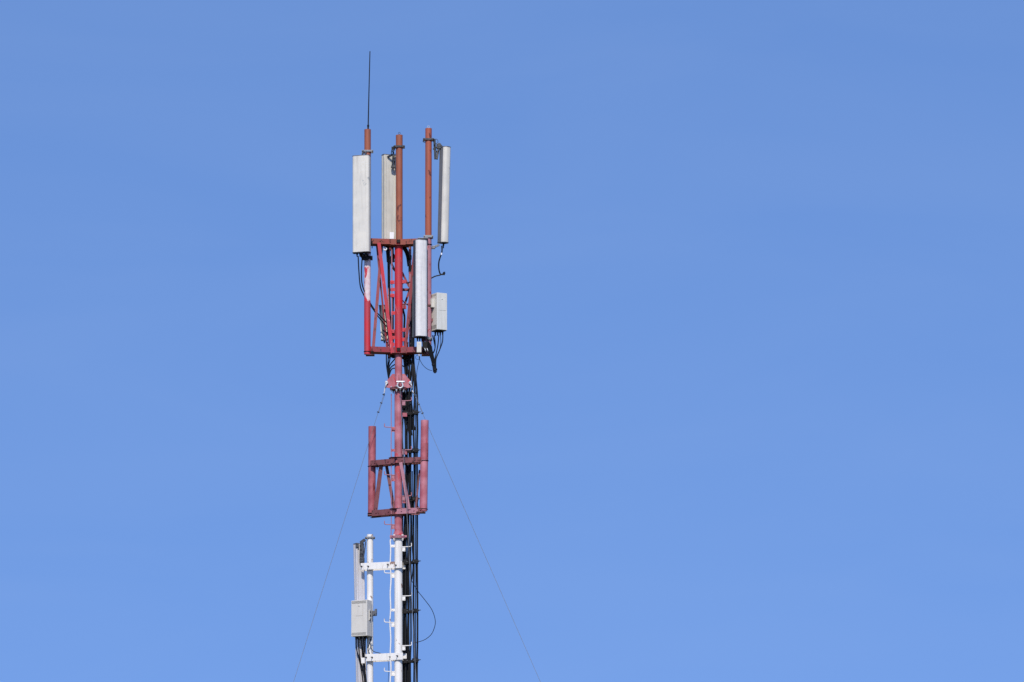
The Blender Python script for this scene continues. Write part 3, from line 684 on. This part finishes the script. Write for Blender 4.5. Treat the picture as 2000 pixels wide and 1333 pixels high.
# under the ivory radio
ends = [(850.5, 726, YL)]
rt = [[(845, 655, YL - .1), (848, 668, YL), (849.5, 680, YL), (845, 690, YL), (838, 694, YL + .05)],
      [(848, 655, YL - .1), (850, 672, YL - .1), (848, 686, YL - .1), (840, 698, YL)],
      [(857, 655, YL - .1), (855.5, 672, YL - .1), (852, 690, YL - .1), (849, 706, YL - .1), (849.5, 724, YL - .1)],
      [(860, 655, YL - .08), (861, 668, YL - .08), (858, 685, YL - .1), (851, 705, YL - .1), (850.5, 725, YL - .1)],
      [(865, 655, YL - .1), (864, 668, YL - .1), (858, 685, YL - .1), (851.5, 702, YL - .12), (851.5, 726, YL - .12)]]
rl = ['nearest the pipe and looped back', 'looped back under the first', 'third from the pipe', 'thin one second from the outside', 'outermost, bowing back to the bundle']
for p, lb in zip(rt, rl): cable('black cable under the ivory radio box, ' + lb, p, .0105 if 'thin' not in lb else .006, GJ)
P5 = [[(836 + k * 1.6, 664 + 3 * k, YL - .16 - .02 * (k % 2)), (837.5 + k * 1.5, 684, YL - .16), (842 + k * 1.3, 700, YL - .14), (845.5 + k * 1.2, 714, YL - .12), (847.3 + k * 1.2, 729 - abs(k - 2), YL - .12)] for k in range(5)]
for p in P5: cable('black cable in the taped tail hanging below the ivory radio box', p, .0135, 'black cables in the hanging taped tail')
for py, nm in ((712, 'upper'), (722, 'lower')):
    m = MB(); x = 847 + (py - 712) * .25; m.tube([W(x - 3.6, py + 1, YL - .12), W(x + 4.2, py - 1, YL - .12)], .022, 8); tag(m.build('cable_tie', M['black'], None, org=W(x, py, YL)), nm + ' black tie round the hanging taped cable tail', 'cable tie')
cable('thin wire sagging from under the small grey motor to the taped cable tail', [(819, 694, YL - .2), (820, 702, YL - .2), (826, 713, YL - .18), (835, 721, YL - .15), (844, 724, YL - .12)], .005)
cable('thin wire dropping from under the small grey motor to the feeder cables', [(819, 690, YL - .2), (818.5, 705, YL - .1), (815.5, 718, .0), (813.5, 735, .02), (812.5, 770, .02)], .005)
m = MB(); m.ring(W(815.8, 698, YL - .2), Y, .042, .004, n=20); tag(m.build('wire_loop', M['black'], None, org=W(815.8, 702, YL - .2)), 'small coiled ring of thin wire under the frame, right of the mast', 'wire')
# tangle just under the head frame
tg = [([(754.5, 690, .2), (755, 712, .22), (757, 728, .2), (760, 745, .18)], 'outermost on the left, straight'),
      ([(758.5, 690, .2), (758, 705, .2), (757.5, 722, .18), (760, 742, .16)], 'second on the left'),
      ([(763.5, 692, .1), (761, 704, .12), (758.5, 718, .14), (759.5, 738, .16)], 'third on the left'),
      ([(776, 696, .15), (767, 706, .15), (760.5, 716, .15), (759, 735, .16)], 'upper arc passing behind the mast'),
      ([(782, 708, .15), (771, 712, .14), (762, 720, .15), (759.5, 738, .16)], 'middle arc passing behind the mast'),
      ([(784, 718, .15), (774, 719, .14), (765, 721, .15), (760, 734, .16)], 'lower arc passing behind the mast'),
      ([(783, 713, .15), (790, 717, .15), (796, 727, .14), (799, 745, .12)], 'arc joining the bundle on the right'),
      ([(788, 700, .15), (793, 704, .15), (797.5, 712, .14), (801, 730, .12)], 'upper arc joining the bundle on the right'),
      ([(790.5, 694, .12), (793, 712, .12), (796, 728, .12), (800, 750, .12)], 'slanting one right of the mast')]
for p, lb in tg: cable('black jumper under the head frame, ' + lb, p, .0115, GJ)
# inside the head frame
ins = [([(757.5, 482, .1), (758.5, 500, .15), (759, 520, .22), (759.5, 560, .26)], 'thick one below the left beam', .024),
       ([(753, 488, .0), (755.5, 492, .05), (757.5, 502, .1), (758, 520, .15)], 'short bent one by the white ring', .013),
       ([(762, 500, .1), (766, 515, .1), (772, 528, .1), (780, 538, .12), (792, 552, .12), (801, 551, .16)], 'crossing behind the red mast', .012),
       ([(761, 506, .1), (766, 522, .1), (773, 532, .12)], 'lower of the pair left of the red mast', .011),
       ([(784, 482, .1), (790, 488, .14), (795, 500, .18), (798, 520, .24)], 'right of the red mast, topmost', .024),
       ([(786, 480, .08), (792, 484, .1), (797, 495, .14), (800, 508, .2)], 'right of the red mast, outer', .022),
       ([(785, 556, .1), (790, 552, .12), (798, 553, .18)], 'short arc right of the mast', .010),
       ([(786, 586, .08), (791, 592, .1), (797, 596, .18)], 'short slanting one right of the mast', .010),
       ([(801.5, 600, .26), (800, 623, .2), (801, 632, .18), (798, 640, .2)], 'hook-shaped one on the right post', .011),
       ([(801, 664, .22), (802.5, 672, .18), (800, 680, .2), (796, 682, .2)], 'hook-shaped one low on the right post', .011),
       ([(760.5, 562, .26), (761.5, 590, .2), (762, 620, .18), (763, 660, .18), (762, 692, .2)], 'straight one left of the red mast', .014),
       ([(768, 576, .03), (767, 595, .12), (767, 640, .15), (766, 690, .15)], 'thick one hard against the left of the red mast', .022),
       ([(806.5, 650, .1), (806.5, 670, .1), (807, 692, .1)], 'thick one right of the right post', .02),
       ([(796, 668, .1), (795.5, 680, .1), (796, 692, .12)], 'short one beside the right brace', .018),
       ([(752, 481, .12), (756, 486, .12), (757.5, 497, .16), (758.5, 512, .2)], 'fat bend left under the top beam', .033),
       ([(784, 479, .12), (789, 484, .12), (794, 492, .15), (799, 506, .22)], 'fat bend right under the top beam', .04),
       ([(786, 697, .12), (790, 699, .12), (795, 697, .14), (799, 701, .14), (801, 712, .14)], 'fat bend added for the shadow under the bottom beam right of the mast', .036),  # thick bend added to fill in the black shadow below the beam
       ([(764, 694, .12), (768, 697, .12), (774, 696, .12)], 'fat stub under the bottom beam left of the mast', .03),
       ([(766, 478, .12), (766.5, 500, .14), (768, 512, .14)], 'dark run hugging the mast below the left top beam', .03),
       ([(804, 560, .2), (805, 610, .16), (804, 650, .16), (806, 690, .16)], 'straight one between the right post and the mottled antenna', .02),
       ([(768, 600, .16), (764, 630, .2), (768, 660, .2), (764, 690, .2)], 'snaking one low on the left of the mast', .016),
       ([(786, 601, .02), (790, 618, .1), (789.5, 640, .14), (789.5, 660, .14), (791, 690, .14)], 'short one hard against the right of the mast', .02),
       ([(756.5, 668, .38), (756.5, 680, .34), (756, 692, .25)], 'two-plug lead under the small tilted antenna', .018)]
for p, lb, r in ins: cable('black cable inside the red frame, ' + lb, p, r, GJ)
for py, lb, x, w in ((503, 'upper', 800.8, .036), (522, 'lower', 801, .04)):
    m = MB(); m.tube([W(x, py + (4 if lb == 'upper' else 9), .30), W(x, py - 4, .30)], .034, 14); tag(m.build('tape_wrap', M['black'], None, org=W(x, py, .3)), lb + ' black tape wrap on the rear post right of the red mast', 'tape')
# beneath the grey radio box
for k, (x0, x1, x2, x3) in enumerate(((696, 696, 702, 709), (700, 700.5, 704, 713), (705, 707, 709, 715.5), (711, 709, 710, 712), (715, 712, 711.5, 714))):
    cable('black cable hanging from the grey radio box', [(x0, 1243, YS - .14), (x1, 1265, YS - .10), (x2, 1290, YS + .0), (x3, 1333, YS + .0), (x3 + 2, 1420, YS - .01)], .011, 'black cables hanging from the grey radio box')
cable('short thin black cable from the grey radio box across the lower arm', [(724, 1243, YS - .2), (723, 1256, YS - .16), (728, 1271, YS - .12), (741, 1275.5, YS - .13), (745, 1277, YS - .02)], .007)
cable('thin black wire crossing the side pole under the grey radio box', [(727, 1243, YS - .2), (722, 1256, YS - .16), (719, 1268, YS - .12), (722, 1277, YS - .1)], .007)
cable('thin dark wire hanging from the lower arm beside the rail', [(757, 1283, 0), (759, 1300, -.02), (759, 1316, -.02), (757.5, 1345, -.02)], .004)
cable('thin black cable bowing out in a wide loop to the right of the mast', [(799, 1098, -.02), (803, 1130, -.04), (811, 1146, -.04), (818, 1157, .0), (830, 1172, .0), (843, 1190, .0), (849.5, 1208, .0), (849.5, 1222, .0), (843, 1238, .0), (831, 1248.5, .0), (818, 1253.5, .0), (806, 1256, .0)], .0062)
